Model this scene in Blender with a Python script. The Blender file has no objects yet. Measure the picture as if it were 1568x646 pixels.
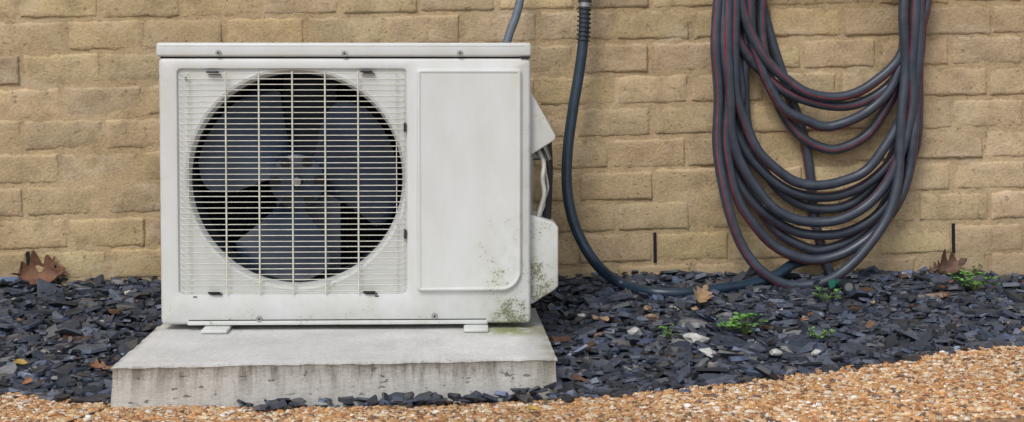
import bpy, math, random, bmesh, itertools
import numpy as np
from mathutils import Vector, Matrix
from mathutils import noise as mn
random.seed(7); rng=np.random.default_rng(7)
rad=math.radians
scene=bpy.context.scene
scene.view_settings.view_transform='Standard'
scene.view_settings.look='None'
scene.view_settings.exposure=0

# ------------------------------------------------ camera
FL=2434.0; YAW=rad(1.86); PIT=rad(2.5); CZ=0.62; PY=118+FL*math.tan(PIT)
cam_d=bpy.data.cameras.new("camera"); cam=bpy.data.objects.new("camera",cam_d)
scene.collection.objects.link(cam); scene.camera=cam
cam_d.sensor_width=36; cam_d.lens=FL/1568*36; cam_d.clip_end=2000; cam_d.clip_start=0.05
cam.location=(0,0,CZ); cam.rotation_euler=(rad(90)-PIT,0,-YAW)
cam_d.shift_y=-(323-PY)/1568

# survey helper: where a sight line meets a vertical plane at distance Y
_f=Vector((math.sin(YAW)*math.cos(PIT),math.cos(YAW)*math.cos(PIT),-math.sin(PIT)))
_r=Vector((math.cos(YAW),-math.sin(YAW),0)); _u=_r.cross(_f)
def ray(a,b): return _f*FL+_r*(a-784)-_u*(b-PY)
def at(a,b,Y):
    d=ray(a,b); t=Y/d.y
    return Vector((d.x*t,Y,CZ+d.z*t))
WY=3.9; WT=math.tan(rad(3))
def wall_y(x): return WY+(x-0.1)*WT
def onwall(a,b,off):
    d=ray(a,b)
    t=(WY-0.1*WT-off)/(d.y-WT*d.x)
    return Vector((d.x*t,d.y*t,CZ+d.z*t))

# ------------------------------------------------ node helpers
def new_mat(name):
    m=bpy.data.materials.new(name); m.use_nodes=True
    nt=m.node_tree; b=nt.nodes["Principled BSDF"]
    return m,nt,b
class N:
    def __init__(s,nt): s.nt=nt
    def n(s,t,**k):
        x=s.nt.nodes.new(t)
        for a,v in k.items(): setattr(x,a,v)
        return x
    def link(s,a,b): s.nt.links.new(a,b)
    def coord(s):
        return s.n('ShaderNodeTexCoord').outputs['Object']
    def noise(s,vec,scale,detail=3,rough=.55,dist=0):
        x=s.n('ShaderNodeTexNoise'); s.link(vec,x.inputs['Vector'])
        x.inputs['Scale'].default_value=scale; x.inputs['Detail'].default_value=detail
        x.inputs['Roughness'].default_value=rough; x.inputs['Distortion'].default_value=dist
        return x.outputs['Fac']
    def scalev(s,vec,v):
        x=s.n('ShaderNodeMapping'); s.link(vec,x.inputs['Vector']); x.inputs['Scale'].default_value=v
        return x.outputs[0]
    def ramp(s,fac,stops):
        x=s.n('ShaderNodeValToRGB'); s.link(fac,x.inputs[0]); cr=x.color_ramp
        while len(cr.elements)<len(stops): cr.elements.new(.5)
        for e,(p,c) in zip(cr.elements,stops):
            e.position=p; e.color=(c,c,c,1) if isinstance(c,(int,float)) else (*c,1)
        return x.outputs[0]
    def mix(s,fac,a,b,mode='MIX'):
        x=s.n('ShaderNodeMix',data_type='RGBA',blend_type=mode)
        for sock,v in ((x.inputs[0],fac),(x.inputs[6],a),(x.inputs[7],b)):
            if hasattr(v,'links'): s.link(v,sock)
            elif isinstance(v,(int,float)) : sock.default_value=v if sock==x.inputs[0] else (v,v,v,1)
            else: sock.default_value=(*v,1)
        return x.outputs[2]
    def math(s,op,a,b=None,c=None,clamp=False):
        x=s.n('ShaderNodeMath',operation=op,use_clamp=clamp)
        for i,v in enumerate((a,b,c)):
            if v is None: continue
            if isinstance(v,(int,float)): x.inputs[i].default_value=v
            else: s.link(v,x.inputs[i])
        return x.outputs[0]
    def mapr(s,v,a,b,c=0,d=1,smooth=True):
        x=s.n('ShaderNodeMapRange'); x.interpolation_type='SMOOTHSTEP' if smooth else 'LINEAR'
        s.link(v,x.inputs[0])
        for i,q in zip((1,2,3,4),(a,b,c,d)): x.inputs[i].default_value=q
        return x.outputs[0]
    def sep(s,vec):
        x=s.n('ShaderNodeSeparateXYZ'); s.link(vec,x.inputs[0]); return x.outputs
    def bump(s,h,strength,dist,b,normal=None):
        x=s.n('ShaderNodeBump'); s.link(h,x.inputs['Height'])
        x.inputs['Strength'].default_value=strength; x.inputs['Distance'].default_value=dist
        if normal is not None: s.link(normal,x.inputs['Normal'])
        if b is not None: s.link(x.outputs[0],b.inputs['Normal'])
        return x.outputs[0]
    def attr(s,name='Col'):
        return s.n('ShaderNodeAttribute',attribute_name=name).outputs['Color']

def simple_mat(name,col,rough=.5,metal=0,var=.12,scale=40,bump=.15):
    m,nt,b=new_mat(name); q=N(nt); c=q.coord()
    f=q.noise(c,scale,3)
    k=q.ramp(f,[(.3,1-var),(.7,1+var*.4)])
    q.link(q.mix(1.0,col,k,'MULTIPLY'),b.inputs['Base Color'])
    b.inputs['Roughness'].default_value=rough; b.inputs['Metallic'].default_value=metal
    if bump: q.bump(q.noise(c,scale*6,2),bump,.001,b)
    return m

# ---- brick paint
def brick_mat():
    m,nt,b=new_mat("painted_brick"); q=N(nt); c=q.coord()
    big=q.noise(c,2.6,3,.6); mid=q.noise(c,16,4,.68); fine=q.noise(c,150,3,.75)
    col=q.mix(q.ramp(big,[(.32,0),(.66,1)]),(.43,.315,.180),(.55,.425,.262))
    col=q.mix(1.0,col,q.ramp(mid,[(.28,.74),(.5,1.0),(.72,1.12)]),'MULTIPLY')
    col=q.mix(1.0,col,q.ramp(fine,[(.3,.80),(.62,1.07)]),'MULTIPLY')
    col=q.mix(1.0,col,q.attr(),'MULTIPLY')
    pit=q.noise(c,62,3,.8); pm=q.ramp(pit,[(.62,0),(.71,1)])
    col=q.mix(q.math('MULTIPLY',pm,.42),col,(.15,.105,.06))
    pale=q.noise(q.scalev(c,(1,1,2.2)),7,3,.7)
    col=q.mix(q.ramp(pale,[(.54,0),(.72,.38)]),col,(.63,.53,.40))
    z=q.sep(c)[2]
    sp=q.math('MULTIPLY',q.mapr(z,.10,-.08),q.ramp(mid,[(.35,.15),(.65,.6)]))
    col=q.mix(sp,col,(.22,.165,.10))
    q.link(col,b.inputs['Base Color']); b.inputs['Roughness'].default_value=.82
    b.inputs['Specular IOR Level'].default_value=.25
    h=q.math('ADD',q.math('MULTIPLY',mid,1.5),q.math('MULTIPLY',fine,.85))
    h=q.math('SUBTRACT',h,q.math('MULTIPLY',pm,.6))
    q.bump(h,.75,.004,b)
    return m
# ---- AC paint
def ac_mat(name="weathered_white_paint",grime=1.0,base=(.655,.668,.668)):
    m,nt,b=new_mat(name); q=N(nt); c=q.coord(); s=q.sep(c)
    dx=q.math('SUBTRACT',s[0],.15); dz=q.math('SUBTRACT',s[2],.10)
    d=q.math('SQRT',q.math('ADD',q.math('MULTIPLY',dx,q.math('MULTIPLY',dx,2.6)),q.math('MULTIPLY',q.math('MULTIPLY',dz,dz),.8)))
    corner=q.mapr(d,.34,.03)
    low=q.math('MULTIPLY',q.mapr(s[2],.28,.09),.48)
    left=q.math('MULTIPLY',q.mapr(s[0],-.59,-.645),.48)
    rgt=q.math('MULTIPLY',q.mapr(s[0],.105,.150),.52)
    zone=q.math('MAXIMUM',q.math('MAXIMUM',corner,low),q.math('MAXIMUM',left,rgt))
    spk=q.noise(c,210,4,.8); clump=q.noise(c,24,3,.6)
    t=q.math('ADD',q.math('MULTIPLY',spk,.6),q.math('MULTIPLY',clump,.4))
    thr=q.math('SUBTRACT',.662,q.math('MULTIPLY',zone,.155))
    msk=q.mapr(q.math('SUBTRACT',t,thr),0,.05)
    msk=q.math('MULTIPLY',msk,.8*grime,clamp=True)
    stain=q.noise(q.scalev(c,(9,7,3)),1.8,4,.62)
    col=q.mix(q.ramp(stain,[(.35,0),(.7,1)]),base,(base[0]*.92,base[1]*.915,base[2]*.87))
    haze=q.math('MULTIPLY',q.math('MULTIPLY',zone,q.ramp(clump,[(.35,.15),(.6,1)])),.40*grime)
    col=q.mix(haze,col,(.39,.40,.27))
    col=q.mix(msk,col,(.12,.125,.045))
    q.link(col,b.inputs['Base Color']); b.inputs['Roughness'].default_value=.40
    return m
def concrete_mat():
    m,nt,b=new_mat("stained_concrete"); q=N(nt); c=q.coord(); s=q.sep(c)
    big=q.noise(c,5,5,.68); fine=q.noise(c,160,4,.75)
    col=q.mix(q.ramp(big,[(.32,0),(.64,1)]),(.57,.56,.54),(.74,.735,.72))
    col=q.mix(1.0,col,q.ramp(fine,[(.3,.82),(.65,1.06)]),'MULTIPLY')
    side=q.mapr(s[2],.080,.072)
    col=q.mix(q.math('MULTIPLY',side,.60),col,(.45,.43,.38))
    st=q.noise(q.scalev(c,(40,4,6)),1.0,5,.78)
    topband=q.mapr(s[2],.012,.078,.30,1)
    col=q.mix(q.math('MULTIPLY',q.math('MULTIPLY',side,topband),q.ramp(st,[(.44,.0),(.60,.8)])),col,(.15,.135,.105))
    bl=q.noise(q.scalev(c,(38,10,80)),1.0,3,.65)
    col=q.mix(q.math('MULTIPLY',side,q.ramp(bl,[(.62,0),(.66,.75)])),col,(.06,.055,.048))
    dx=q.math('SUBTRACT',s[0],.125); dy=q.math('SUBTRACT',s[1],3.38)
    d=q.math('SQRT',q.math('ADD',q.math('MULTIPLY',dx,dx),q.math('MULTIPLY',q.math('MULTIPLY',dy,dy),2.0)))
    mo=q.math('MULTIPLY',q.mapr(d,.16,.02),q.ramp(q.noise(c,40,4,.7),[(.34,0),(.50,1)]))
    col=q.mix(q.math('MULTIPLY',mo,.9),col,(.19,.21,.025))
    rim=q.math('MULTIPLY',q.mapr(s[0],.10,.175),q.ramp(big,[(.4,0),(.6,.7)]))
    col=q.mix(rim,col,(.27,.26,.20))
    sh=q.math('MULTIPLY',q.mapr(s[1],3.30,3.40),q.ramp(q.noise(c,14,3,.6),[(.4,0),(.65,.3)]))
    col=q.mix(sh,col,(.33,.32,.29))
    q.link(col,b.inputs['Base Color']); b.inputs['Roughness'].default_value=.85
    h=q.math('ADD',q.math('MULTIPLY',fine,.5),q.math('MULTIPLY',bl,q.math('MULTIPLY',side,-1.2)))
    q.bump(h,.6,.003,b)
    return m
def attr_mat(name,rough=.6,bs=150,bstr=.5,var=.25,spec=.5,scale=60):
    m,nt,b=new_mat(name); q=N(nt); c=q.coord()
    f=q.noise(c,scale,3,.6)
    col=q.mix(1.0,q.attr(),q.ramp(f,[(.3,1-var),(.7,1+var)]),'MULTIPLY')
    q.link(col,b.inputs['Base Color']); b.inputs['Roughness'].default_value=rough
    b.inputs['Specular IOR Level'].default_value=spec
    if bstr: q.bump(q.noise(c,bs,2,.6),bstr,.002,b)
    return m
def aggregate_mat():
    m,nt,b=new_mat("exposed_aggregate"); q=N(nt); c=q.coord()
    w=q.n('ShaderNodeTexVoronoi',feature='F1'); q.link(c,w.inputs['Vector']); w.inputs['Scale'].default_value=130
    rnd=q.sep(w.outputs['Color'])[0]
    col=q.ramp(rnd,[(0,(.18,.075,.03)),(.25,(.44,.22,.09)),(.5,(.54,.33,.17)),(.75,(.60,.44,.28)),(1,(.25,.18,.13))])
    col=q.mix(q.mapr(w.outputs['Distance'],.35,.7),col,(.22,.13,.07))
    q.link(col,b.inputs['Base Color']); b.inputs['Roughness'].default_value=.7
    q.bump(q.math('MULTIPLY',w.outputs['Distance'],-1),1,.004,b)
    return m
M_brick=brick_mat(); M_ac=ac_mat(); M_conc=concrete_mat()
M_chip=attr_mat("slate_chips",.52,220,.35,.3,.5)
M_peb=attr_mat("aggregate_pebbles",.55,300,0,.22,.4,200)
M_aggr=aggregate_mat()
M_soil=simple_mat("dark_soil",(.022,.021,.021),.9,0,.4,30,.5)
M_grass=simple_mat("lawn",(.06,.09,.03),.9,0,.4,8,.6)
M_black=simple_mat("dark_void",(.008,.008,.009),.9,bump=0)
M_inner=simple_mat("shroud_interior",(.010,.015,.028),.7,bump=0)
M_grille=simple_mat("ivory_wire",(.66,.65,.56),.45,0,.2,60,0)
M_fan=simple_mat("fan_plastic",(.016,.029,.058),.34,0,.5,14,.05)
M_hub=simple_mat("coil_fin_metal",(.02,.03,.05),.45,0,.25,30,.05)
M_motor=simple_mat("motor_bracket",(.050,.062,.085),.5,0,.2,30,.05)
M_screw=simple_mat("screw_metal",(.45,.45,.44),.35,.9)
M_dark=simple_mat("dark_rubber",(.02,.022,.026),.55)
M_hose=simple_mat("hose_rubber",(.046,.057,.080),.36,0,.28,50,.12)
M_supply=simple_mat("supply_hose_rubber",(.020,.040,.066),.34,0,.3,50,.1)
M_red=simple_mat("hose_red_stripe",(.27,.016,.028),.45,0,.35,50,.05)
M_conduit=simple_mat("grey_conduit",(.12,.145,.18),.45,0,.2,50,.1)
M_brass=simple_mat("brass",(.45,.33,.13),.35,.9)
M_green=simple_mat("green_fitting",(.01,.12,.085),.4)
M_wire=simple_mat("white_cable",(.62,.61,.56),.5,0,.3,60,.1)
M_metal=simple_mat("galvanised",(.32,.33,.34),.4,.7)
M_leaf=attr_mat("leaf_surface",.6,80,.4,.25,.3)

# ------------------------------------------------ mesh helpers
def link(o,parent=None):
    scene.collection.objects.link(o)
    if parent is not None:
        o.parent=parent; o.matrix_parent_inverse=Matrix.Translation(-parent.location)
    return o
def smooth(me,ang=35):
    me.shade_smooth()
    try: me.set_sharp_from_angle(angle=rad(ang))
    except Exception: pass
def mesh_obj(name,v,f,mats,parent=None,ang=35,sm=True):
    me=bpy.data.meshes.new(name); me.from_pydata([tuple(p) for p in v],[],f); me.update()
    if not isinstance(mats,(list,tuple)): mats=[mats]
    for m in mats: me.materials.append(m)
    bm=bmesh.new(); bm.from_mesh(me); bmesh.ops.recalc_face_normals(bm,faces=bm.faces); bm.to_mesh(me); bm.free()
    if sm: smooth(me,ang)
    return link(bpy.data.objects.new(name,me),parent)
def np_mesh(name,V,T,mat,cols=None,sm=False,parent=None):
    me=bpy.data.meshes.new(name); V=np.asarray(V,np.float32); T=np.asarray(T,np.int32)
    k=T.shape[1]
    me.vertices.add(len(V)); me.vertices.foreach_set('co',V.ravel())
    me.loops.add(T.size); me.loops.foreach_set('vertex_index',T.ravel())
    me.polygons.add(len(T)); me.polygons.foreach_set('loop_start',np.arange(0,T.size,k,dtype=np.int32))
    me.polygons.foreach_set('loop_total',np.full(len(T),k,np.int32))
    me.update(calc_edges=True); me.validate()
    if cols is not None:
        a=me.color_attributes.new('Col','FLOAT_COLOR','POINT')
        c=np.ones((len(V),4),np.float32); c[:,:3]=cols; a.data.foreach_set('color',c.ravel())
    me.materials.append(mat)
    if sm: me.shade_smooth()
    else: me.shade_flat()
    return link(bpy.data.objects.new(name,me),parent)
def empty(name,loc):
    e=bpy.data.objects.new(name,None); e.location=loc; e.empty_display_size=.1
    scene.collection.objects.link(e); return e
def box(name,x0,x1,y0,y1,z0,z1,mat,parent=None,bev=0,seg=3):
    bm=bmesh.new(); bmesh.ops.create_cube(bm,size=1)
    for v in bm.verts:
        v.co=Vector((x0+(v.co.x+.5)*(x1-x0),y0+(v.co.y+.5)*(y1-y0),z0+(v.co.z+.5)*(z1-z0)))
    if bev: bmesh.ops.bevel(bm,geom=bm.edges[:],offset=bev,segments=seg,affect='EDGES',profile=.5)
    me=bpy.data.meshes.new(name); bm.to_mesh(me); bm.free(); me.materials.append(mat)
    smooth(me,40)
    return link(bpy.data.objects.new(name,me),parent)
def catmull(P,step=.008):
    P=[Vector(p) for p in P]; P=[P[0]*2-P[1]]+P+[P[-1]*2-P[-2]]; out=[]
    for i in range(1,len(P)-2):
        p0,p1,p2,p3=P[i-1:i+3]
        t0=0; t1=t0+max((p1-p0).length,1e-5)**.5; t2=t1+max((p2-p1).length,1e-5)**.5; t3=t2+max((p3-p2).length,1e-5)**.5
        n=max(2,int((p2-p1).length/step))
        for j in range(n):
            t=t1+(t2-t1)*j/n
            a1=p0*((t1-t)/(t1-t0))+p1*((t-t0)/(t1-t0)); a2=p1*((t2-t)/(t2-t1))+p2*((t-t1)/(t2-t1)); a3=p2*((t3-t)/(t3-t2))+p3*((t-t2)/(t3-t2))
            b1=a1*((t2-t)/(t2-t0))+a2*((t-t0)/(t2-t0)); b2=a2*((t3-t)/(t3-t1))+a3*((t-t1)/(t3-t1))
            out.append(b1*((t2-t)/(t2-t1))+b2*((t-t1)/(t2-t1)))
    out.append(P[-2]); return out
def tube(name,P,r,mats,parent=None,seg=12,stripe=None,rib=0,ribn=8,corr=None,twist=0,step=.008,sp=True):
    Q=catmull(P,step) if sp else [Vector(p) for p in P]
    n=len(Q); v=[];f=[];mi=[]
    T=[(Q[min(i+1,n-1)]-Q[max(i-1,0)]).normalized() for i in range(n)]
    nrm=T[0].cross(Vector((0,1,0)));
    if nrm.length<.01: nrm=T[0].cross(Vector((1,0,0)))
    nrm.normalize(); L=0
    for i in range(n):
        if i:
            nrm=(nrm-T[i]*nrm.dot(T[i])).normalized(); L+=(Q[i]-Q[i-1]).length
        bn=T[i].cross(nrm)
        rr=r*(1+(corr[0]*math.cos(L/corr[1]*2*math.pi) if corr else 0))
        tw=twist*L+ (1.0*math.sin(L*.9)+.4*math.sin(L*3.1+1) if twist else 0)
        for k in range(seg):
            a=2*math.pi*k/seg; R=rr*(1+rib*math.cos(ribn*a))
            a+=tw
            v.append(Q[i]+nrm*(R*math.cos(a))+bn*(R*math.sin(a)))
    for i in range(n-1):
        for k in range(seg):
            k2=(k+1)%seg
            f.append((i*seg+k,i*seg+k2,(i+1)*seg+k2,(i+1)*seg+k)); mi.append(1 if stripe and k in stripe else 0)
    f.append(tuple(range(seg))); f.append(tuple(range((n-1)*seg,n*seg))); mi+= [0,0]
    o=mesh_obj(name,v,f,mats,parent,60)
    o.data.polygons.foreach_set('material_index',mi)
    return o
def cyl(name,p0,p1,r,mat,parent=None,seg=20):
    return tube(name,[p0,p1],r,mat,parent,seg=seg,sp=False)

# ------------------------------------------------ terrain
def sstep(t): t=np.clip(t,0,1); return t*t*(3-2*t)
def zp(x): return .045*sstep((np.asarray(x)-.1)/1.3)
BX=[-4,-2.5,-1.5,-.91,-.69,-.375,0,.19,.51,.79,1.205,1.8,2.6,4]
BY=[3.75,3.5,3.3,3.145,3.03,2.965,2.985,3.035,3.115,3.215,3.40,3.60,3.8,3.9]
_bx=np.linspace(-4,4,801); _by=np.interp(_bx,BX,BY); _k=np.ones(21)/21
_by=np.convolve(np.pad(_by,10,mode='edge'),_k,'valid')
def Yb(x): return np.interp(x,_bx,_by)
def H(x,y):
    x=np.asarray(x,float); y=np.asarray(y,float)
    yb=Yb(x); yw=WY+(x-.1)*WT
    t=np.clip((y-yb)/np.maximum(yw-yb,.05),0,1.1)
    z=zp(x)-.016+(.118-zp(x)+.016)*t**1.25
    z=z+.008*np.sin(x*7+1)*np.sin(y*9+x*3)*np.clip(t*3,0,1)
    dx=np.maximum(np.maximum(-.665-x,x-.19),0); dy=np.maximum(y-3.74,0)
    z=z-.022*np.exp(-((dx/.12)**2+(dy/.08)**2))*np.clip(t*3,0,1)
    return z
def ground_hit(a,b):
    d=ray(a,b)
    for Y in np.arange(2.7,3.97,.004):
        t=Y/d.y
        if CZ+d.z*t<float(H(d.x*t,Y)): return Vector((d.x*t,Y,float(H(d.x*t,Y))))
    p=onwall(a,b,.03); p.z=float(H(p.x,p.y)); return p

mesh_obj("ground",[(-300,-300,-.05),(300,-300,-.05),(300,300,-.05),(-300,300,-.05)],[(0,1,2,3)],M_grass,sm=False)
xs=np.linspace(-4,4,161); V=[];F=[]
ts=np.linspace(-.08,1.1,14)
for i,x in enumerate(xs):
    yb=float(Yb(x)); yw=float(WY+(x-.1)*WT)
    for t in ts:
        y=yb+(yw-yb)*t; V.append((x,y,float(H(x,y))-.008))
nt_=len(ts)
for i in range(len(xs)-1):
    for j in range(nt_-1): F.append((i*nt_+j,(i+1)*nt_+j,(i+1)*nt_+j+1,i*nt_+j+1))
mesh_obj("soil",V,F,M_soil)
V=[];F=[];xs=np.linspace(-4,4,321); ys=[0,.003,.01,.1,.3,.8,2,4,5.5]
for x in xs:
    yb=float(Yb(x))
    V.append((x,yb,-.045)); 
    for k,d in enumerate(ys):
        z=float(zp(x))*max(0,1-d/3)+(-.006 if k==0 else (-.0015 if k==1 else 0))
        V.append((x,yb-d,z))
w=len(ys)+1
for i in range(len(xs)-1):
    for j in range(w-1): F.append((i*w+j,(i+1)*w+j,(i+1)*w+j+1,i*w+j+1))
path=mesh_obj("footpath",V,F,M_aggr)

# ---- pebbles in path surface (one mesh)
ico=[];g=(1+5**.5)/2
for a,b in ((1,g),(-1,g),(1,-g),(-1,-g)): ico.append((0,a,b));
for a,b in ((1,g),(-1,g),(1,-g),(-1,-g)): ico.append((a,b,0))
for a,b in ((1,g),(-1,g),(1,-g),(-1,-g)): ico.append((b,0,a))
ico=np.array(ico)/math.sqrt(1+g*g)
IF=[]
for c in itertools.combinations(range(12),3):
    p=ico[list(c)]
    if all(abs(np.linalg.norm(p[i]-p[j])-1.0515)<.02 for i,j in ((0,1),(0,2),(1,2))):
        nn=np.cross(p[1]-p[0],p[2]-p[0]); c=list(c)
        if nn.dot(p.mean(0))<0: c=[c[0],c[2],c[1]]
        IF.append(c)
IF=np.array(IF)
def joint_x(y): return -.655+(y-3.0)*.34
NP=110000
px=rng.uniform(-1.45,1.75,NP); dd=rng.uniform(0.0005,.82,NP); py=Yb(px)-dd
keep=(np.abs(px-joint_x(py))>.0050)&(py>2.72)
px=px[keep];py=py[keep];dd=dd[keep];n=len(px)
s=rng.lognormal(math.log(.0035),.38,n); s=np.clip(s,.0016,.0085)
pal=np.array([(.54,.28,.115),(.58,.37,.19),(.64,.49,.31),(.38,.17,.075),(.18,.10,.06),(.68,.59,.47),(.50,.26,.10),(.13,.10,.085),(.60,.35,.16),(.76,.72,.65)])
pc=pal[rng.choice(len(pal),n,p=[.16,.16,.14,.12,.08,.09,.09,.05,.07,.04])]*rng.uniform(.72,1.15,(n,1))
lowf=np.array([mn.noise(Vector((a*3,b*3,0))) for a,b in zip(px,py)])
pc=pc*(1+.25*lowf)[:,None]
sc=np.stack([s*rng.uniform(.8,1.4,n),s*rng.uniform(.8,1.2,n),s*rng.uniform(.5,.8,n)],1)
ang=rng.uniform(0,6.28,n)
Vp=ico[None]*(1+rng.uniform(-.18,.18,(n,12,1)))*sc[:,None]
ca,sa=np.cos(ang)[:,None],np.sin(ang)[:,None]
X=Vp[...,0]*ca-Vp[...,1]*sa; Y=Vp[...,0]*sa+Vp[...,1]*ca
zz=zp(px)*np.maximum(0,1-dd/3)+rng.uniform(-.0012,.0009,n)
Vp=np.stack([X+px[:,None],Y+py[:,None],Vp[...,2]+zz[:,None]],2).reshape(-1,3)
T=(IF[None]+(np.arange(n)*12)[:,None,None]).reshape(-1,3)
np_mesh("pebbles",Vp,T,M_peb,np.repeat(pc,12,0),False,path)
jv=[];ys_=np.linspace(3.03,2.0,12)
for y in ys_:
    for o in (-.0035,.0035): jv.append((joint_x(y)+o,y,.0012))
mesh_obj("control_joint",jv,[(2*i,2*i+1,2*i+3,2*i+2) for i in range(11)],M_soil,path,sm=False)

# ---- slate chips (one mesh)
SL=[(-.652,2.98),(.1826,3.04),(.172,3.72),(-.655,3.68)]
def in_slab(x,y,m=0):
    x0=-.655-m; x1=.178+m; y0=2.98+(x+.652)/.835*.06-m; return (x>x0)&(x<x1)&(y>y0)&(y<3.71+m)
def chips(n,lay):
    x=rng.uniform(-2.0,2.3,n); yb=Yb(x); yw=WY+(x-.1)*WT
    y=yb+(yw-yb+.02)*rng.uniform(-.004,1,n)
    k=rng.random(n)<.010; y=np.where(k,yb-rng.exponential(.012,n),y)
    s=np.clip(rng.lognormal(math.log(.0140),.50,n),.004,.040)
    strip=(x>-.66)&(x<.19)&(y<3.06)
    s=np.where(strip,np.minimum(s,.022),s)
    dens=np.where(strip,np.interp(x,[-.66,-.45,-.38,-.3,-.1,.19],[.05,.10,.8,.55,.9,1.0]),1)
    kp=(~in_slab(x,y,.002+0.28*s)) & (rng.random(n)<np.clip((yw-yb)/.9+.25,0,1)*dens); x=x[kp];y=y[kp];s=s[kp];n=len(x); strip=strip[kp]
    z=H(x,y)+lay*rng.uniform(0,1,n); z=np.where(y<Yb(x),zp(x)+.004,z)
    z=z+np.where(strip,.006+np.interp(x,[-.45,-.1,.19],[0,.010,.020])*rng.random(n),0)
    K=6; a=np.sort((np.arange(K)[None]+rng.uniform(-.42,.42,(n,K)))/K*2*np.pi,1)
    rr=rng.uniform(.5,1.25,(n,K))*s[:,None]; el=rng.uniform(.40,.95,n)[:,None]
    lx=rr*np.cos(a); ly=rr*np.sin(a)*el; th=np.clip(s*rng.uniform(.07,.22,n),.0010,.0052)[:,None]
    wz=rng.uniform(-.45,.30,(n,K))*th
    sh=rng.uniform(-.12,.12,(n,2))*s[:,None]
    top=np.stack([lx*.95+sh[:,:1],ly*.95+sh[:,1:],wz+th],2); bot=np.stack([lx*1.02,ly*1.02,wz*0-th],2)
    P=np.concatenate([top,bot],1)
    sp=rng.uniform(0,2*np.pi,n); c,si=np.cos(sp)[:,None],np.sin(sp)[:,None]
    P=np.stack([P[...,0]*c-P[...,1]*si,P[...,0]*si+P[...,1]*c,P[...,2]],2)
    tl=np.clip(np.abs(rng.normal(0,.36,n)),0,1.2); td=rng.uniform(0,2*np.pi,n)
    ax=np.stack([np.cos(td),np.sin(td),np.zeros(n)],1)[:,None,:]
    ct,st=np.cos(tl)[:,None,None],np.sin(tl)[:,None,None]
    P=P*ct+np.cross(np.broadcast_to(ax,P.shape),P)*st+ax*(P*ax).sum(2,keepdims=True)*(1-ct)
    P=P+np.stack([x,y,z],1)[:,None,:]
    v=rng.lognormal(0,.50,n)[:,None]
    base=np.array([.046,.054,.073])[None]*v
    hue=rng.random(n)
    base=np.where((hue<.14)[:,None],np.array([.072,.071,.074])[None]*v,base)
    base=np.where((hue>.86)[:,None],np.array([.042,.056,.090])[None]*v,base)
    odd=rng.random(n)
    base=np.where((odd<.012)[:,None],np.array([.36,.34,.30])*rng.uniform(.5,1.2,(n,1)),base)
    base=np.where(((odd>.012)&(odd<.022))[:,None],np.array([.15,.085,.05])*rng.uniform(.5,1.2,(n,1)),base)
    base=np.clip(base,.013,.7)
    f=[]
    for i in range(1,K-1): f.append((0,i,i+1)); f.append((K,K+i+1,K+i))
    for i in range(K):
        j=(i+1)%K; f.append((i,K+i,K+j)); f.append((i,K+j,j))
    f=np.array(f); T=(f[None]+(np.arange(n)*2*K)[:,None,None]).reshape(-1,3)
    return P.reshape(-1,3),T,np.repeat(base,2*K,0)
A=chips(17000,.006); B=chips(15000,.018)
V=np.concatenate([A[0],B[0]]); T=np.concatenate([A[1],B[1]+len(A[0])]); C=np.concatenate([A[2],B[2]])
np_mesh("gravel",V,T,M_chip,C)

def stone(loc,r,col,name="pale_stone"):
    bm=bmesh.new(); bmesh.ops.create_icosphere(bm,subdivisions=2,radius=r)
    q=Vector((random.uniform(-9,9),random.uniform(-9,9),0))
    for v in bm.verts:
        v.co*=1+.6*mn.noise(v.co/r*1.1+q); v.co.z*=.62; v.co.x*=1.25
    me=bpy.data.meshes.new(name); bm.to_mesh(me); bm.free(); me.materials.append(col); me.shade_flat()
    o=bpy.data.objects.new(name,me); o.location=loc; o.rotation_euler=(random.uniform(-.3,.3),random.uniform(-.3,.3),random.uniform(0,6)); link(o)
M_st=simple_mat("pale_stone",(.54,.53,.50),.7,0,.3,60,.4); M_st2=simple_mat("tan_stone",(.32,.22,.15),.7,0,.3,60,.4)
for a,b,r,m in ((1066,528,.021,M_st),(1084,548,.013,M_st),(972,516,.015,M_st),(153,503,.011,M_st),(890,491,.008,M_st),(997,494,.014,M_st2),(1250,548,.010,M_st),(1187,548,.012,M_st),(992,480,.010,M_st2),(912,494,.010,M_st2)):
    p=ground_hit(a,b+6); p.z+=.020; stone(p,r,m)

# ------------------------------------------------ concrete slab
bm=bmesh.new(); zt=.079
NX=60;NY=40
def slab_pt(u,v,z,g=0):
    l=Vector((SL[0][0],SL[0][1],0)).lerp(Vector((SL[3][0],SL[3][1],0)),v); r_=Vector((SL[1][0],SL[1][1],0)).lerp(Vector((SL[2][0],SL[2][1],0)),v)
    p=l.lerp(r_,u); c=Vector((-.24,3.35,0)); dd_=(p-c)
    p=p+Vector((math.copysign(g,dd_.x) if u in(0,1) else 0,math.copysign(g,dd_.y) if v in (0,1) else 0,0)); p.z=z; return p
grid=[[None]*(NY+1) for _ in range(NX+1)]
for i in range(NX+1):
    for j in range(NY+1):
        e=i in(0,NX) or j in (0,NY); p=slab_pt(i/NX,j/NY,zt,-.004 if e else 0)
        p.z+=.0012*mn.noise(p*6)-(.0035 if e else 0)+(.0028*mn.noise(p*40) if e else 0)
        grid[i][j]=bm.verts.new(p)
for i in range(NX):
    for j in range(NY): bm.faces.new((grid[i][j],grid[i+1][j],grid[i+1][j+1],grid[i][j+1]))
loop=[(i,0) for i in range(NX)]+[(NX,j) for j in range(NY)]+[(i,NY) for i in range(NX,0,-1)]+[(0,j) for j in range(NY,0,-1)]
prev=[grid[i][j] for i,j in loop]
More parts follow.
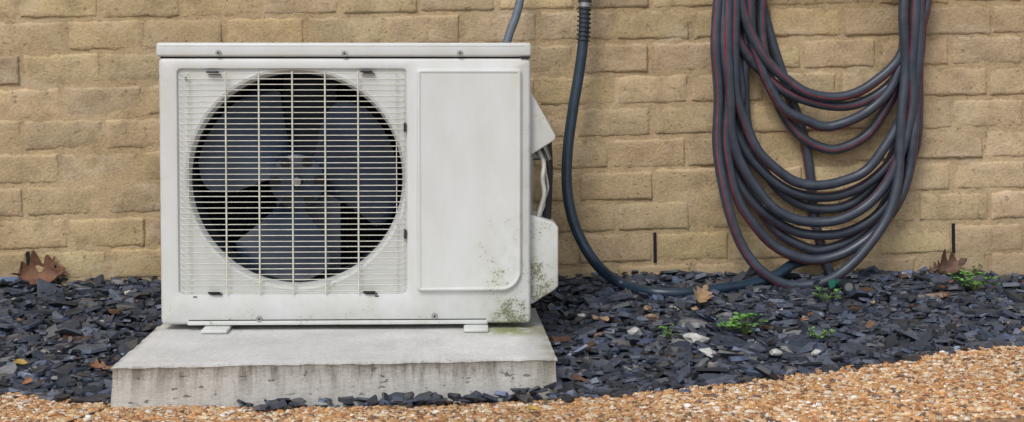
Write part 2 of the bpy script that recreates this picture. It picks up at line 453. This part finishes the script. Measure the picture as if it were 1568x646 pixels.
for z,g in ((.070,.0),(.045,.001),(.02,.003),(-.04,.005)):
    cur=[]
    for i,j in loop:
        p=slab_pt(i/NX,j/NY,z,g); p.y+=.0025*mn.noise(p*30); cur.append(bm.verts.new(p))
    for k in range(len(loop)):
        k2=(k+1)%len(loop); bm.faces.new((prev[k],cur[k],cur[k2],prev[k2]))
    prev=cur
bmesh.ops.recalc_face_normals(bm,faces=bm.faces)
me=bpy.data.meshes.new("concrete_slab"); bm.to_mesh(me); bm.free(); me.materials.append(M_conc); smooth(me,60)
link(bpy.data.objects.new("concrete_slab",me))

# ------------------------------------------------ brick wall
CH=.0785; BM=.19; J=.0078
org=onwall(1003,403,0.006)
wallE=empty("brick_wall",org)
VV=[];FF=[];CC=[];base=0
def bricks():
    global base
    L=BM-J; Hh=CH-J
    ex=[0,.002,.005,.009]; gu=np.array(ex+list(np.linspace(.02,L-.02,8))+[L-.009,L-.005,L-.002,L]); gv=np.array(ex+[.02,.035,.05]+[Hh-.009,Hh-.005,Hh-.002,Hh])
    U,Vv=np.meshgrid(gu,gv,indexing='ij'); nu,nv=U.shape
    dist=np.minimum(np.minimum(U,L-U),np.minimum(Vv,Hh-Vv))
    q=[]
    for i in range(nu-1):
        for j in range(nv-1): q.append((i*nv+j,(i+1)*nv+j,(i+1)*nv+j+1,i*nv+j+1))
    q=np.array(q)
    for r_ in range(-4,30):
        off=0 if r_%2==0 else BM/2+rng.normal(0,.006)
        for c_ in range(-27,18):
            prof=.0058*(1-np.exp(-dist/rng.uniform(.0022,.0050)))
            u0=c_*BM+off+J/2+rng.normal(0,.0025); v0=r_*CH+J/2+rng.normal(0,.0014)
            a,b,c,d=rng.uniform(0,6.28,4); k1,k2=rng.uniform(15,60,2)
            dep=prof*rng.uniform(.72,1.12)+.0014*np.sin(U*k1+a)*np.sin(Vv*k2*1.5+b)*np.clip(dist/.006,0,1)+rng.normal(0,.0008)*np.clip(dist/.004,0,1)
            dep=dep+(rng.normal(0,.0028)*(U/L-.5)+rng.normal(0,.0034)*(Vv/Hh-.5))*np.clip(dist/.004,.2,1)
            rg=(.0019*np.sin(U*rng.uniform(60,160)+c)+.0014*np.sin(Vv*260+d+U*90))*(dist<.0030)
            uu=U+np.where((U<=.003)|(U>=L-.003),rg,0); vv=Vv+np.where((Vv<=.003)|(Vv>=Hh-.003),rg,0)+rng.normal(0,.006)*(U-L/2)
            VV.append(np.stack([uu+u0,-dep+.0005,vv+v0],2).reshape(-1,3))
            FF.append(q+base); base+=nu*nv
            t=rng.normal(1,.07); CC.append(np.tile(np.array([t,t*rng.normal(1,.014),t*rng.normal(1,.04)]),(nu*nv,1)))
bricks()
def rotm(o):
    o.parent=wallE; o.location=(0,0,0)
ob=np_mesh("bricks",np.concatenate(VV),np.concatenate(FF),M_brick,np.concatenate(CC),True); rotm(ob)
gx=np.arange(-5.2,3.5,.012); gz=np.arange(-.32,2.36,.012)
GX,GZ=np.meshgrid(gx,gz,indexing='ij'); yy=-.0015+.0009*np.sin(GX*37+GZ*11)*np.sin(GZ*53+GX*17)+.0008*np.sin(GX*131+GZ*61)*np.sin(GZ*97-GX*43)+rng.normal(0,.0005,GX.shape)
Vm=np.stack([GX,yy,GZ],2).reshape(-1,3); a_,b_=GX.shape
ii,jj=np.meshgrid(np.arange(a_-1),np.arange(b_-1),indexing='ij'); k=(ii*b_+jj).ravel()
ob=np_mesh("mortar",Vm,np.stack([k,k+b_,k+b_+1,k+1],1),M_brick,np.tile(np.array([.95,.94,.92]),(len(Vm),1)),True); rotm(ob)
for kx in (-16,-12,-8,-4,0,4,8,12):
    o=box("weep_hole",kx*BM-.0036,kx*BM+.0036,-.0056,.002,J*.3,CH-J*.2,M_black,None); rotm(o)
o=box("wall_core",-5.2,3.45,.012,.2,-.32,2.36,M_brick); rotm(o)
wallE.matrix_world=Matrix.Translation(org)@Matrix.Rotation(rad(3),4,'Z')@Matrix.Rotation(-rad(1.25),4,'Y')

# ------------------------------------------------ air conditioner
S=.796/573; Fy=3.4
def ux(a): return -.645+(a-240)*S
def uz(b): return .0905+(497-b)*S
AC=empty("air_conditioner_unit",(ux(527),Fy+.15,.079))
def sdf(p,rc,r):
    cx,cz=(rc[0]+rc[1])/2,(rc[2]+rc[3])/2; hx,hz=(rc[1]-rc[0])/2,(rc[3]-rc[2])/2
    qx,qz=abs(p[0]-cx)-hx+r,abs(p[1]-cz)-hz+r
    return math.hypot(max(qx,0),max(qz,0))+min(max(qx,qz),0)-r
def rr(c,a,rc,r):
    lo,hi=0,2.0
    for _ in range(34):
        m=(lo+hi)/2
        if sdf((c[0]+m*math.cos(a),c[1]+m*math.sin(a)),rc,r)<0: lo=m
        else: hi=m
    return (c[0]+lo*math.cos(a),c[1]+lo*math.sin(a))
cc=(ux(452),uz(272)); R=163*S
body=(ux(243),ux(813),uz(497),uz(86)); hole=(ux(271),ux(622),uz(450),uz(103))
angs=set(2*math.pi*i/144 for i in range(144))
for rc,r in ((body,.008),(hole,.009)):
    for x in rc[:2]:
        for z in rc[2:]:
            sx=1 if x>cc[0] else -1; sz=1 if z>cc[1] else -1
            for t in (0,.25,.5,.75,1):
                px_=x-sx*r+sx*r*math.cos(t*math.pi/2); pz_=z-sz*r+sz*r*math.sin(t*math.pi/2)
                angs.add(math.atan2(pz_-cc[1],px_-cc[0])%(2*math.pi))
angs=sorted(angs)
def ins(rc,d): return (rc[0]+d,rc[1]-d,rc[2]+d,rc[3]-d)
DEP=.29
rings=[]
rings.append([(p[0],Fy+DEP,p[1]) for p in (rr(cc,a,ins(body,.004),.004) for a in angs)])
for d,y in ((0,DEP-.004),(0,.010),(.0008,.006),(.003,.0022),(.007,.0)):
    rings.append([(p[0],Fy+y,p[1]) for p in (rr(cc,a,ins(body,d),max(.010-d,.003)) for a in angs)])
for d,y in ((-.003,0),(-.001,.0006),(0,.002),(.001,.008)):
    rings.append([(p[0],Fy+y,p[1]) for p in (rr(cc,a,ins(hole,d),.009) for a in angs)])
for r_,y in ((R+.016,.008),(R+.012,.0065),(R+.006,.0085),(R+.002,.015),(R-.001,.028)):
    rings.append([(cc[0]+r_*math.cos(a),Fy+y,cc[1]+r_*math.sin(a)) for a in angs])
V=[p for rg in rings for p in rg]; n=len(angs); F=[]
for i in range(len(rings)-1):
    for k in range(n): F.append((i*n+k,i*n+(k+1)%n,(i+1)*n+(k+1)%n,(i+1)*n+k))
F.append(tuple(range(n)))
mesh_obj("cabinet",V,F,M_ac,AC,32)
V=[];F=[]
for r_,y in ((R-.001,.0281),(R-.002,.125)):
    for a in angs: V.append((cc[0]+r_*math.cos(a),Fy+y,cc[1]+r_*math.sin(a)))
for k in range(n): F.append((k,(k+1)%n,n+(k+1)%n,n+k))
mesh_obj("fan_shroud",V,F,M_inner,AC,40)
box("lid",ux(240),ux(813.5),Fy-.003,Fy+DEP+.004,uz(84.5),uz(63),M_ac,AC,.006,4)
box("lid_gap",ux(246),ux(810),Fy+.004,Fy+DEP-.01,uz(87),uz(83),M_black,AC)
box("lid_rim",ux(247),ux(806),Fy-.0036,Fy+.01,uz(69),uz(66.8),M_ac,AC,.001,1)
box("lid_corner_wear",ux(797),ux(812),Fy-.0034,Fy+.01,uz(86.6),uz(84.2),M_dark,AC,.0006,1)
def rrect_pts(x0,x1,z0,z1,rs,d=0,seg=10):
    pts=[]
    for (cx,cz,sx,sz,a0,r) in ((x0,z1,1,-1,180,rs[0]),(x1,z1,-1,-1,90,rs[1]),(x1,z0,-1,1,0,rs[2]),(x0,z0,1,1,-90,rs[3])):
        c=(cx+sx*r,cz+sz*r); q=max(r-d,.0005)
        for t in range(seg+1):
            a=rad(a0-90*t/seg); pts.append((c[0]+q*math.cos(a),c[1]+q*math.sin(a)))
    return pts
def emboss(name,x0,x1,z0,z1,rs,prof,mat,par):
    V=[];F=[];rg=[]
    for d,y in prof:
        p=rrect_pts(x0,x1,z0,z1,rs,d); rg.append(len(p)); V+=[(a,y,b) for a,b in p]
    n=rg[0]
    for i in range(len(prof)-1):
        for k in range(n): F.append((i*n+k,i*n+(k+1)%n,(i+1)*n+(k+1)%n,(i+1)*n+k))
    F.append(tuple(range((len(prof)-1)*n,len(prof)*n)))
    return mesh_obj(name,V,F,mat,par,50)
emboss("service_panel",ux(636),ux(800),uz(448),uz(102),(.011,.011,.046,.011),[(0,Fy+.003),(0,Fy-.0002),(.0018,Fy-.0016),(.0036,Fy-.0076),(.0056,Fy-.0098),(.008,Fy-.0098),(.0110,Fy-.0082),(.0135,Fy-.0078)],M_ac,AC)
box("base_lip",ux(284),ux(746),Fy-.0022,Fy+.004,uz(497.5),uz(491),M_ac,AC,.0015,2)
box("base_seam",ux(286),ux(744),Fy-.0006,Fy+.002,uz(490.8),uz(489.4),M_dark,AC)
for a,b in ((335,79),(527,80),(704,79),(394,488),(664,485)):
    x,z=ux(a),uz(b)
    cyl("screw_washer",(x,Fy-.0036 if b<100 else Fy-.0008,z),(x,Fy-.0048 if b<100 else -.0028+Fy,z),.0066,M_screw,AC,20)
    cyl("screw",(x,Fy-.004 if b<100 else Fy-.002,z),(x,Fy-.0075 if b<100 else Fy-.0055,z),.0042,M_screw,AC,16)
    cyl("screw_recess",(x,Fy-.0074 if b<100 else Fy-.005,z),(x,Fy-.0079 if b<100 else Fy-.0059,z),.0022,M_black,AC,8)
gv=[];gf=[]
def wire(p0,p1,r,seg=8):
    p0=Vector(p0);p1=Vector(p1);t=(p1-p0).normalized(); a=t.orthogonal().normalized(); b=t.cross(a); s0=len(gv)
    for p in (p0,p1):
        for k in range(seg): gv.append(p+a*(r*math.cos(2*math.pi*k/seg))+b*(r*math.sin(2*math.pi*k/seg)))
    for k in range(seg): gf.append((s0+k,s0+(k+1)%seg,s0+seg+(k+1)%seg,s0+seg+k))
    gf.append(tuple(range(s0,s0+seg))); gf.append(tuple(range(s0+seg,s0+2*seg)))
nh=40
for i in range(nh):
    b=110+(445-110)*i/(nh-1)+random.uniform(-.35,.35); bb=b+random.uniform(-.5,.5)
    x0,x1,z,z2=ux(275),ux(618.5),uz(b),uz(bb)
    xe=.004
    wire((x0+xe,Fy-.0030,z),(x1-xe,Fy-.0030,z2),.00100)
    wire((x0+xe,Fy-.0030,z),(x0,Fy+.005,z),.0011); wire((x1-xe,Fy-.003,z2),(x1,Fy+.005,z2),.0011)
for a in (345.5,396,447,497,547.5):
    wire((ux(a),Fy-.0050,uz(107)),(ux(a),Fy-.0050,uz(448)),.0019)
for a in (288,606): wire((ux(a),Fy-.0010,uz(107)),(ux(a),Fy-.0010,uz(448)),.0010)
mesh_obj("fan_grille",gv,gf,M_grille,AC,60)
for a,b,h in ((325,108,0),(560,107,0),(325,447,0),(563,447,0),(619,193,1),(619,358,1)):
    if h: box("grille_clip",ux(a-1.8),ux(a+1.6),Fy-.004,Fy+.007,uz(b+7),uz(b-7),M_dark,AC,.0008,1)
    else:
        box("grille_clip",ux(a-9),ux(a+9),Fy-.0045,Fy+.007,uz(b+1.3),uz(b-1.3),M_dark,AC,.0006,1)
        box("grille_clip_tab",ux(a-5),ux(a+13),Fy-.0050,Fy+.007,uz(b+3.4),uz(b+2.2),M_dark,AC,.0004,1)
for a in (293,572): box("grille_foot_mark",ux(a),ux(a+6),Fy-.001,Fy+.004,uz(454.5),uz(452.8),M_dark,AC)
cyl("badge_screw",(ux(284.5),Fy+.006,uz(118)),(ux(284.5),Fy+.001,uz(118)),.003,M_dark,AC,12)
x0,x1,y0,y1,z0,z1=ux(262),ux(632),Fy+.121,Fy+.27,uz(470),uz(98)
mesh_obj("interior",[(x0,y0,z0),(x1,y0,z0),(x1,y0,z1),(x0,y0,z1),(x0,y1,z0),(x1,y1,z0),(x1,y1,z1),(x0,y1,z1)],[(0,4,5,1),(1,5,6,2),(2,6,7,3),(3,7,4,0),(4,7,6,5)],M_inner,AC,sm=False)
fv=[];ff=[]
for i in range(60):
    x=x0+.01+i*(x1-x0-.02)/59; s0=len(fv)
    fv+= [(x,y1-.02,z0),(x,y1-.001,z0),(x,y1-.001,z1),(x,y1-.02,z1)]; ff.append((s0,s0+1,s0+2,s0+3))
mesh_obj("coil_fins",fv,ff,M_hub,AC,sm=False)
box("motor_bracket",ux(412),ux(514),Fy+.112,Fy+.125,uz(462),uz(270),M_motor,AC,.003,2)
box("motor_bracket_top",ux(420),ux(506),Fy+.150,Fy+.165,uz(270),uz(98),M_inner,AC,.003,2)
cyl("motor",(cc[0],Fy+.165,cc[1]),(cc[0],Fy+.09,cc[1]),.055,M_inner,AC,32)
hc=(ux(450),uz(278))
def blade(a0,w1=34,w2=30):
    V=[];F=[];nr,na=16,14
    for side in (0,1):
        for i in range(nr+1):
            s=i/nr; r_=.045+s*(.217-.045)
            lead=rad(a0+w1+8*s+12*math.sin(s*math.pi)); trail=rad(a0-w2-8*s)
            if s>.85: q=((s-.85)/.15)**2; lead-=rad(12*q); trail+=rad(10*q)
            for j in range(na+1):
                t=j/na; a=trail+(lead-trail)*t
                y=Fy+.048+.052*(1-t)-.010*math.sin(math.pi*t)+side*.0025+ .01*(1-s)
                V.append((hc[0]+r_*math.cos(a),y,hc[1]+r_*math.sin(a)))
    m=(nr+1)*(na+1)
    for i in range(nr):
        for j in range(na):
            k=i*(na+1)+j; F.append((k,k+1,k+na+2,k+na+1)); F.append((m+k,m+k+na+1,m+k+na+2,m+k+1))
    edge=[i*(na+1) for i in range(nr+1)]+[nr*(na+1)+j for j in range(1,na+1)]+[i*(na+1)+na for i in range(nr-1,-1,-1)]
    for k in range(len(edge)-1): F.append((edge[k],edge[k+1],m+edge[k+1],m+edge[k]))
    mesh_obj("fan_blade",V,F,M_fan,AC,50)
blade(139,34,30); blade(17,34,42); blade(-103,22,26)
V=[];F=[];prof=[(.001,.040),(.012,.040),(.014,.044),(.050,.046),(.058,.050),(.062,.060),(.062,.11)];n=48
for r_,y in prof:
    for k in range(n): V.append((hc[0]+r_*math.cos(2*math.pi*k/n),Fy+y,hc[1]+r_*math.sin(2*math.pi*k/n)))
for i in range(len(prof)-1):
    for k in range(n): F.append((i*n+k,i*n+(k+1)%n,(i+1)*n+(k+1)%n,(i+1)*n+k))
F.append(tuple(range(n)))
mesh_obj("fan_hub",V,F,M_fan,AC,30)
for k in range(6):
    a=rad(60*k+2); x,z=hc[0]+.047*math.cos(a),hc[1]+.047*math.sin(a)
    cyl("hub_hole",(x,Fy+.05,z),(x,Fy+.0445,z),.0115,M_black,AC,20)
cyl("hub_nut",(hc[0],Fy+.042,hc[1]),(hc[0],Fy+.028,hc[1]),.010,M_screw,AC,6)
cyl("hub_shaft",(hc[0],Fy+.03,hc[1]),(hc[0],Fy+.018,hc[1]),.004,M_screw,AC,12)
for a,b in ((310,350),(709,747)):
    box("foot",ux(a),ux(b),Fy-.052,Fy+.30,.0795,.0875,M_ac,AC,.003,2)
    box("foot_riser",ux(a+3),ux(b-3),Fy+.004,Fy+.28,.086,.0915,M_ac,AC)
def prism(name,pts,y0,y1,mat,bev=.004):
    bm=bmesh.new(); f0=[bm.verts.new((ux(a),y0,uz(b))) for a,b in pts]; f1=[bm.verts.new((ux(a),y1,uz(b))) for a,b in pts]
    bm.faces.new(f0); bm.faces.new(f1[::-1]); n=len(pts)
    for k in range(n): bm.faces.new((f0[k],f1[k],f1[(k+1)%n],f0[(k+1)%n]))
    bmesh.ops.recalc_face_normals(bm,faces=bm.faces)
    bmesh.ops.bevel(bm,geom=bm.edges[:],offset=bev,segments=3,affect='EDGES',profile=.5)
    me=bpy.data.meshes.new(name); bm.to_mesh(me); bm.free(); me.materials.append(mat); smooth(me,40)
    link(bpy.data.objects.new(name,me),AC)
prism("cable_cover",[(808,132),(816,142),(853,208),(851,214),(816,236),(808,236)],Fy+.03,Fy+.16,M_ac,.003)
prism("valve_cover",[(808,330),(816,331),(850,343),(857,350),(857,443),(852,448),(817,470),(808,470)],Fy+.03,Fy+.20,M_ac,.004)
def up(a,b,y): return (ux(a),Fy+y,uz(b))
tube("pipe_insulation",[up(842,215,.10),up(844,260,.10),up(843,300,.10),up(841,345,.10)],.010,M_dark,AC,seg=14)
tube("supply_cable",[up(826,228,.06),up(835,250,.055),(up(833,275,.05)),up(836,300,.055),up(829,325,.06),up(824,345,.06)],.0050,M_wire,AC,seg=12)
tube("control_cable",[up(834,225,.07),up(838,262,.07),up(842,300,.07),up(830,332,.07)],.0030,M_wire,AC,seg=10)
tube("earth_cable",[up(832,225,.05),up(842,250,.045),up(845,290,.06),up(838,318,.07)],.002,M_dark,AC,seg=8)
cyl("cable_gland",up(834,222,.06),up(842,246,.06),.008,M_metal,AC,6)
cyl("valve_nut",up(816,240,.09),up(842,240,.09),.010,M_metal,AC,6)
box("side_recess",ux(810),ux(818),Fy+.04,Fy+.16,uz(332),uz(232),M_metal,AC,.002,1)
cp=[at(800,-190,3.86),at(799,-80,3.84),at(797,-5,3.80),at(790,25,3.78),at(779,55,3.76),at(772,90,3.75),at(775,180,3.74),at(800,260,3.72)]
tube("electrical_conduit",cp,.0100,M_conduit,seg=16,corr=(.06,.006),step=.0015)

# ------------------------------------------------ garden hose
hose=empty("garden_hose",onwall(1260,200,.03))
loops=[(1130,1412,148,1275,.085),(1110,1422,162,1286,.070),(1148,1400,193,1264,.078),(1168,1386,230,1276,.050),
 (1124,1398,285,1252,.085),(1110,1408,303,1262,.062),(1138,1392,321,1258,.045),(1116,1402,342,1250,.092),
 (1104,1412,362,1262,.066),(1130,1394,381,1252,.048),(1112,1406,398,1250,.085),(1100,1388,439,1222,.125)]
P=[]
def W(a,b,o): return onwall(a,b,o)
def top(xl,xr,o):
    c=(xl+xr)/2; h=random.uniform(-8,8)
    return [W(xr-6,-62,o),W(c+95,-112+h,o*.9+.01),W(c,-135+h,o*.9+.012),W(c-95,-112+h,o*.9+.01)]
order=[3,6,9,5,2,8,10,1,4,11,7,0]
for idx,k in enumerate(order):
    xl,xr,yb,bx,o=loops[k]
    h=min(yb+45,190 if yb<420 else 215); ys0=yb-h
    j=lambda s=5: random.uniform(-s,s)
    pinch=lambda y: (max(y,0)/440.)**1.7*34
    ot=min(o,.09)
    P.append(W(xl+4,-62,ot))
    if ys0>60:
        for yy in np.arange(-5,ys0-30,75): P.append(W(xl+j(5)+ (yy/400)*2,yy,ot+random.uniform(-.006,.006)))
    wl=bx-xl; wr=(xr-pinch(ys0))-bx
    for a in np.linspace(180,360,13):
        ar=rad(a); co=math.cos(ar); si=-math.sin(ar)
        x=bx+(wl*co if co<0 else wr*co)
        y=ys0+h*(max(si,0)**1.0)
        P.append(W(x+j(2.5),y+j(2),ot+(o-ot)*max(si,0)+.012*math.sin(ar)+random.uniform(-.003,.003)))
    if ys0>60:
        for yy in np.arange(ys0-45,10,-75): P.append(W(xr-pinch(yy)+j(5),yy,ot+random.uniform(-.006,.006)))
    if idx<len(order)-1:
        o2=min(loops[order[idx+1]][4],.09); P+=top(xl,xr,(ot+o2)/2)
P+=[W(1395,-70,.05),W(1300,-118,.04),W(1200,-100,.03),W(1160,-50,.028),W(1166,0,.026),W(1184,70,.024),W(1208,140,.022),W(1228,200,.02),W(1240,262,.02),W(1246,330,.02),W(1262,395,.022)]
RH=.0122
tube("hose_coil",P,RH,[M_hose,M_red],hose,seg=30,stripe=(3,17),rib=.025,ribn=10,twist=.5,step=.010)
e=ground_hit(1290,452)
e0=W(1262,395,.022)
tube("hose_tail",[e0,W(1274,425,.035),e+Vector((-.012,0,.028)),e+Vector((.0,-.03,.026))],RH,[M_hose],hose,seg=20,rib=.03,ribn=10)
tube("hose_end_coupling",[e+Vector((-.001,-.022,.026)),e+Vector((.002,-.055,.026))],.0155,[M_dark],hose,seg=12,sp=False)
cyl("coupling_bore",e+Vector((.002,-.0545,.026)),e+Vector((.0021,-.0555,.026)),.010,M_metal,hose)
cyl("coupling_collar",e+Vector((-.022,-.02,.030)),e+Vector((-.034,-.034,.032)),.010,M_green,hose)
sup=[W(897,-60,.07),W(896,-20,.075),W(895,15,.08),W(893,62,.085),(W(887,110,.09)),W(877,170,.10),W(869,235,.11),W(869,295,.12),W(882,350,.135),W(910,400,.15)]
g=lambda a,b,h=.013:(lambda p:p+Vector((0,0,h)))(ground_hit(a,b+11))
sup+=[g(948,436,.022),g(1000,450,.021),g(1050,451,.021),g(1105,444,.021),g(1155,436,.022)]
sup+=[W(1190,420,.085),W(1215,404,.05),W(1260,392,.032),W(1310,368,.03),W(1350,325,.03),W(1378,240,.035),W(1392,140,.04),W(1398,20,.045),W(1390,-60,.05),W(1300,-118,.05)]
tube("supply_hose",sup,.0128,[M_supply],hose,seg=16,rib=.012,ribn=8,step=.010)
cyl("hose_fitting",W(897,-45,.073),W(895.5,4,.079),.0165,M_dark,hose,16)
cyl("hose_fitting_ring",W(895.7,3,.079),W(895.3,11,.080),.0145,M_metal,hose,16)
sv=[];turns=8
pa=W(895.3,8,.080);pb=W(893,63,.085)
for i in range(turns*14+1):
    t=i/(turns*14); a=2*math.pi*t*turns; c=pa.lerp(pb,t); sv.append(c+Vector((.0158*math.cos(a),.0158*math.sin(a),0)))
tube("strain_relief_spring",sv,.0017,[M_dark],hose,seg=6,sp=False)
tap=empty("garden_tap",W(897,-90,.07))
cyl("tap_outlet",W(897,-44,.073),W(897,-90,.07),.014,M_brass,tap)
cyl("tap_body",W(897,-80,.0),W(897,-80,.10),.013,M_brass,tap)
cyl("tap_stem",W(897,-80,.085),W(897,-125,.11),.006,M_brass,tap)
cyl("tap_wheel",W(897,-125,.108),W(897,-131,.112),.03,M_green,tap)
hang=empty("hose_hanger",W(1262,-100,.05))
V=[];F=[];n=16
for i in range(n+1):
    a=rad(180*i/n); 
    for o in (.002,.115):
        q=W(1262+128*math.cos(a),-40-62*math.sin(a),o); V.append(q)
F=[(2*i,2*i+1,2*i+3,2*i+2) for i in range(n)]
hs=mesh_obj("hanger_saddle",V,F,M_metal,hang); md=hs.modifiers.new("t","SOLIDIFY"); md.thickness=.003
box("hanger_backplate",W(1180,0,0).x,W(1340,0,0).x,wall_y(.8)-.012,wall_y(.8)+.02,W(1262,-45,0).z,W(1262,-100,0).z,M_metal,hang,.003,1)

# ------------------------------------------------ weeds
def weed(a,b,size,n,seed):
    r=random.Random(seed); p=ground_hit(a,b); V=[];F=[];C=[]
    for i in range(n):
        th=r.uniform(0,6.28); rad_=size*r.uniform(.1,1)**.7; h=size*r.uniform(.25,1.0)
        tip=Vector((math.cos(th)*rad_,math.sin(th)*rad_*.7,h)); basep=Vector((math.cos(th)*.003,math.sin(th)*.003,.0))
        mid=basep.lerp(tip,.5)+Vector((0,0,.2*size))
        side=Vector((-math.sin(th),math.cos(th),0))*.0009; s0=len(V)
        for q in (basep,mid,tip): V+= [p+q-side,p+q+side,p+q+Vector((0,0,.0012))]
        for k in (0,3):
            for x,y in ((0,1),(1,2),(2,0)): F.append((s0+k+x,s0+k+y,s0+k+3+y,s0+k+3+x))
        C+=[(.14,.19,.05)]*9
        for l in range(3):
            la=th+(l-1)*1.7+r.uniform(-.4,.4); ls=size*r.uniform(.20,.34); d=Vector((math.cos(la),math.sin(la),r.uniform(-.25,.65))).normalized()
            sd=d.cross(Vector((0,0,1))).normalized(); nm=sd.cross(d); s0=len(V)
            out=[(0,0,0),(.35,.42,.08),(.75,.5,.1),(1.0,.22,.02),(.92,0,-.04),(1.0,-.22,.02),(.75,-.5,.1),(.35,-.42,.08)]
            for (u,v_,w_) in out: V.append(p+tip+d*(u*ls)+sd*(v_*ls)+nm*(w_*ls))
            V.append(p+tip+d*(.55*ls)-nm*(.05*ls))
            for k in range(8): F.append((s0+k,s0+(k+1)%8,s0+8))
            t=r.uniform(.7,1.3); C+=[(.15*t,.33*t,.08*t)]*9
    me=bpy.data.meshes.new("weed_plant"); me.from_pydata([tuple(v-p) for v in V],[],F); 
    at_=me.color_attributes.new('Col','FLOAT_COLOR','POINT')
    for i,c in enumerate(C): at_.data[i].color=(*c,1)
    me.materials.append(M_leaf); me.shade_smooth()
    o=bpy.data.objects.new("weed_plant",me); o.location=p+Vector((0,0,.016)); link(o)
weed(1142,524,.050,24,1); weed(1492,456,.050,20,2); weed(1024,530,.030,10,3); weed(1262,474,.036,12,4); weed(1253,533,.030,11,5); weed(1472,440,.030,8,6); weed(1118,518,.032,9,8); weed(1495,430,.026,6,9)

# ------------------------------------------------ fallen leaves
LV=[];LF=[];LC=[]
def leaf(p,L,rot,tilt,curl,col,lobed=True,roll=0):
    r=random.Random(int(L*1e5)+int(rot*100)); n=22; s0=len(LV)
    M=Matrix.Rotation(rot,3,'Z')@Matrix.Rotation(tilt,3,'Y')@Matrix.Rotation(roll,3,'X')
    for i in range(n+1):
        t=i/n
        wdt=math.sin(math.pi*t**.8)*.30+.01
        if lobed: wdt*=.42+.85*abs(math.sin(t*math.pi*3.6+.3))**.8
        if t<.12: wdt=.012
        for sgn in (-1,-.5,0,.5,1):
            x=(t-.5)*L+ (abs(sgn)*.09*L if lobed else 0); y=sgn*wdt*L
            z=curl*L*((t-.5)**2*1.6+ (sgn*wdt)**2*5)+ .02*L*math.sin(t*9+sgn*2)
            LV.append(p+M@Vector((x,y,z))); v=r.uniform(.85,1.1); LC.append(tuple(c*v for c in col))
    for i in range(n):
        for k in range(4): a=s0+i*5+k; LF.append((a,a+5,a+6,a+1))
brown=(.17,.085,.05); tan=(.36,.24,.13); red=(.25,.045,.025); ylw=(.40,.27,.07)
def lf(a,b,h,*k,**q): p=ground_hit(a,b); leaf(p+Vector((0,0,h)),*k,**q)
lf(58,442,.030,.120,.1,-.10,.5,brown,roll=1.0)
lf(80,440,.034,.085,2.4,-.3,.5,brown,roll=.8)
lf(1449,420,.024,.090,.3,-.3,.8,(.14,.08,.055),roll=.9)
lf(1434,420,.020,.05,-.4,-.2,.5,(.12,.07,.05),roll=.6)
lf(1074,476,.028,.065,1.1,-.6,.5,tan,roll=.4)
lf(220,614,.012,.042,.2,.1,.4,red,lobed=False,roll=.5)
lf(228,612,.018,.03,1.0,.1,.4,red,lobed=False,roll=.7)
lf(150,580,.022,.05,.6,.2,.3,(.28,.15,.08),roll=.4)
lf(32,573,.022,.032,.1,.1,.3,ylw,lobed=False,roll=.4)
lf(487,616,.024,.032,.8,.3,.4,(.22,.08,.05),lobed=False,roll=.5)
lf(885,600,.022,.045,.5,.2,.4,(.12,.07,.05),lobed=False,roll=.4)
p=at(818,634,2.85); leaf(Vector((p.x,2.90,.008)),.03,.3,.05,.4,ylw,False,.3)
for i in range(55):
    x=rng.uniform(-1.25,1.35); y=rng.uniform(float(Yb(x))+.02,float(WY+(x-.1)*WT)-.02)
    if in_slab(x,y,.01): continue
    c=random.choice((brown,brown,tan,(.24,.12,.07),(.3,.14,.07)))
    leaf(Vector((x,y,float(H(x,y))+.020)),random.uniform(.010,.026),random.uniform(0,6),random.uniform(-.4,.4),.5,c,False,random.uniform(-.5,.5))
me=bpy.data.meshes.new("fallen_leaves"); me.from_pydata([tuple(v) for v in LV],[],LF)
at_=me.color_attributes.new('Col','FLOAT_COLOR','POINT')
for i,c in enumerate(LC): at_.data[i].color=(*c,1)
me.materials.append(M_leaf); me.shade_smooth(); link(bpy.data.objects.new("fallen_leaves",me))

# ------------------------------------------------ light
w=bpy.data.worlds.new("World"); scene.world=w; w.use_nodes=True; nt=w.node_tree
bg=nt.nodes['Background']; sky=nt.nodes.new('ShaderNodeTexSky'); sky.sky_type='NISHITA'; sky.sun_disc=False
sky.sun_elevation=rad(48); sky.sun_rotation=rad(205); sky.dust_density=2; sky.air_density=1.0
hs=nt.nodes.new('ShaderNodeHueSaturation'); hs.inputs['Saturation'].default_value=.5
nt.links.new(sky.outputs[0],hs.inputs['Color']); nt.links.new(hs.outputs[0],bg.inputs[0]); bg.inputs[1].default_value=.15
ld=bpy.data.lights.new("sun",'SUN'); ld.energy=1.5; ld.angle=rad(20); ld.color=(1,.975,.935)
lo=bpy.data.objects.new("sun",ld); scene.collection.objects.link(lo); lo.rotation_euler=(rad(42),0,rad(-25))
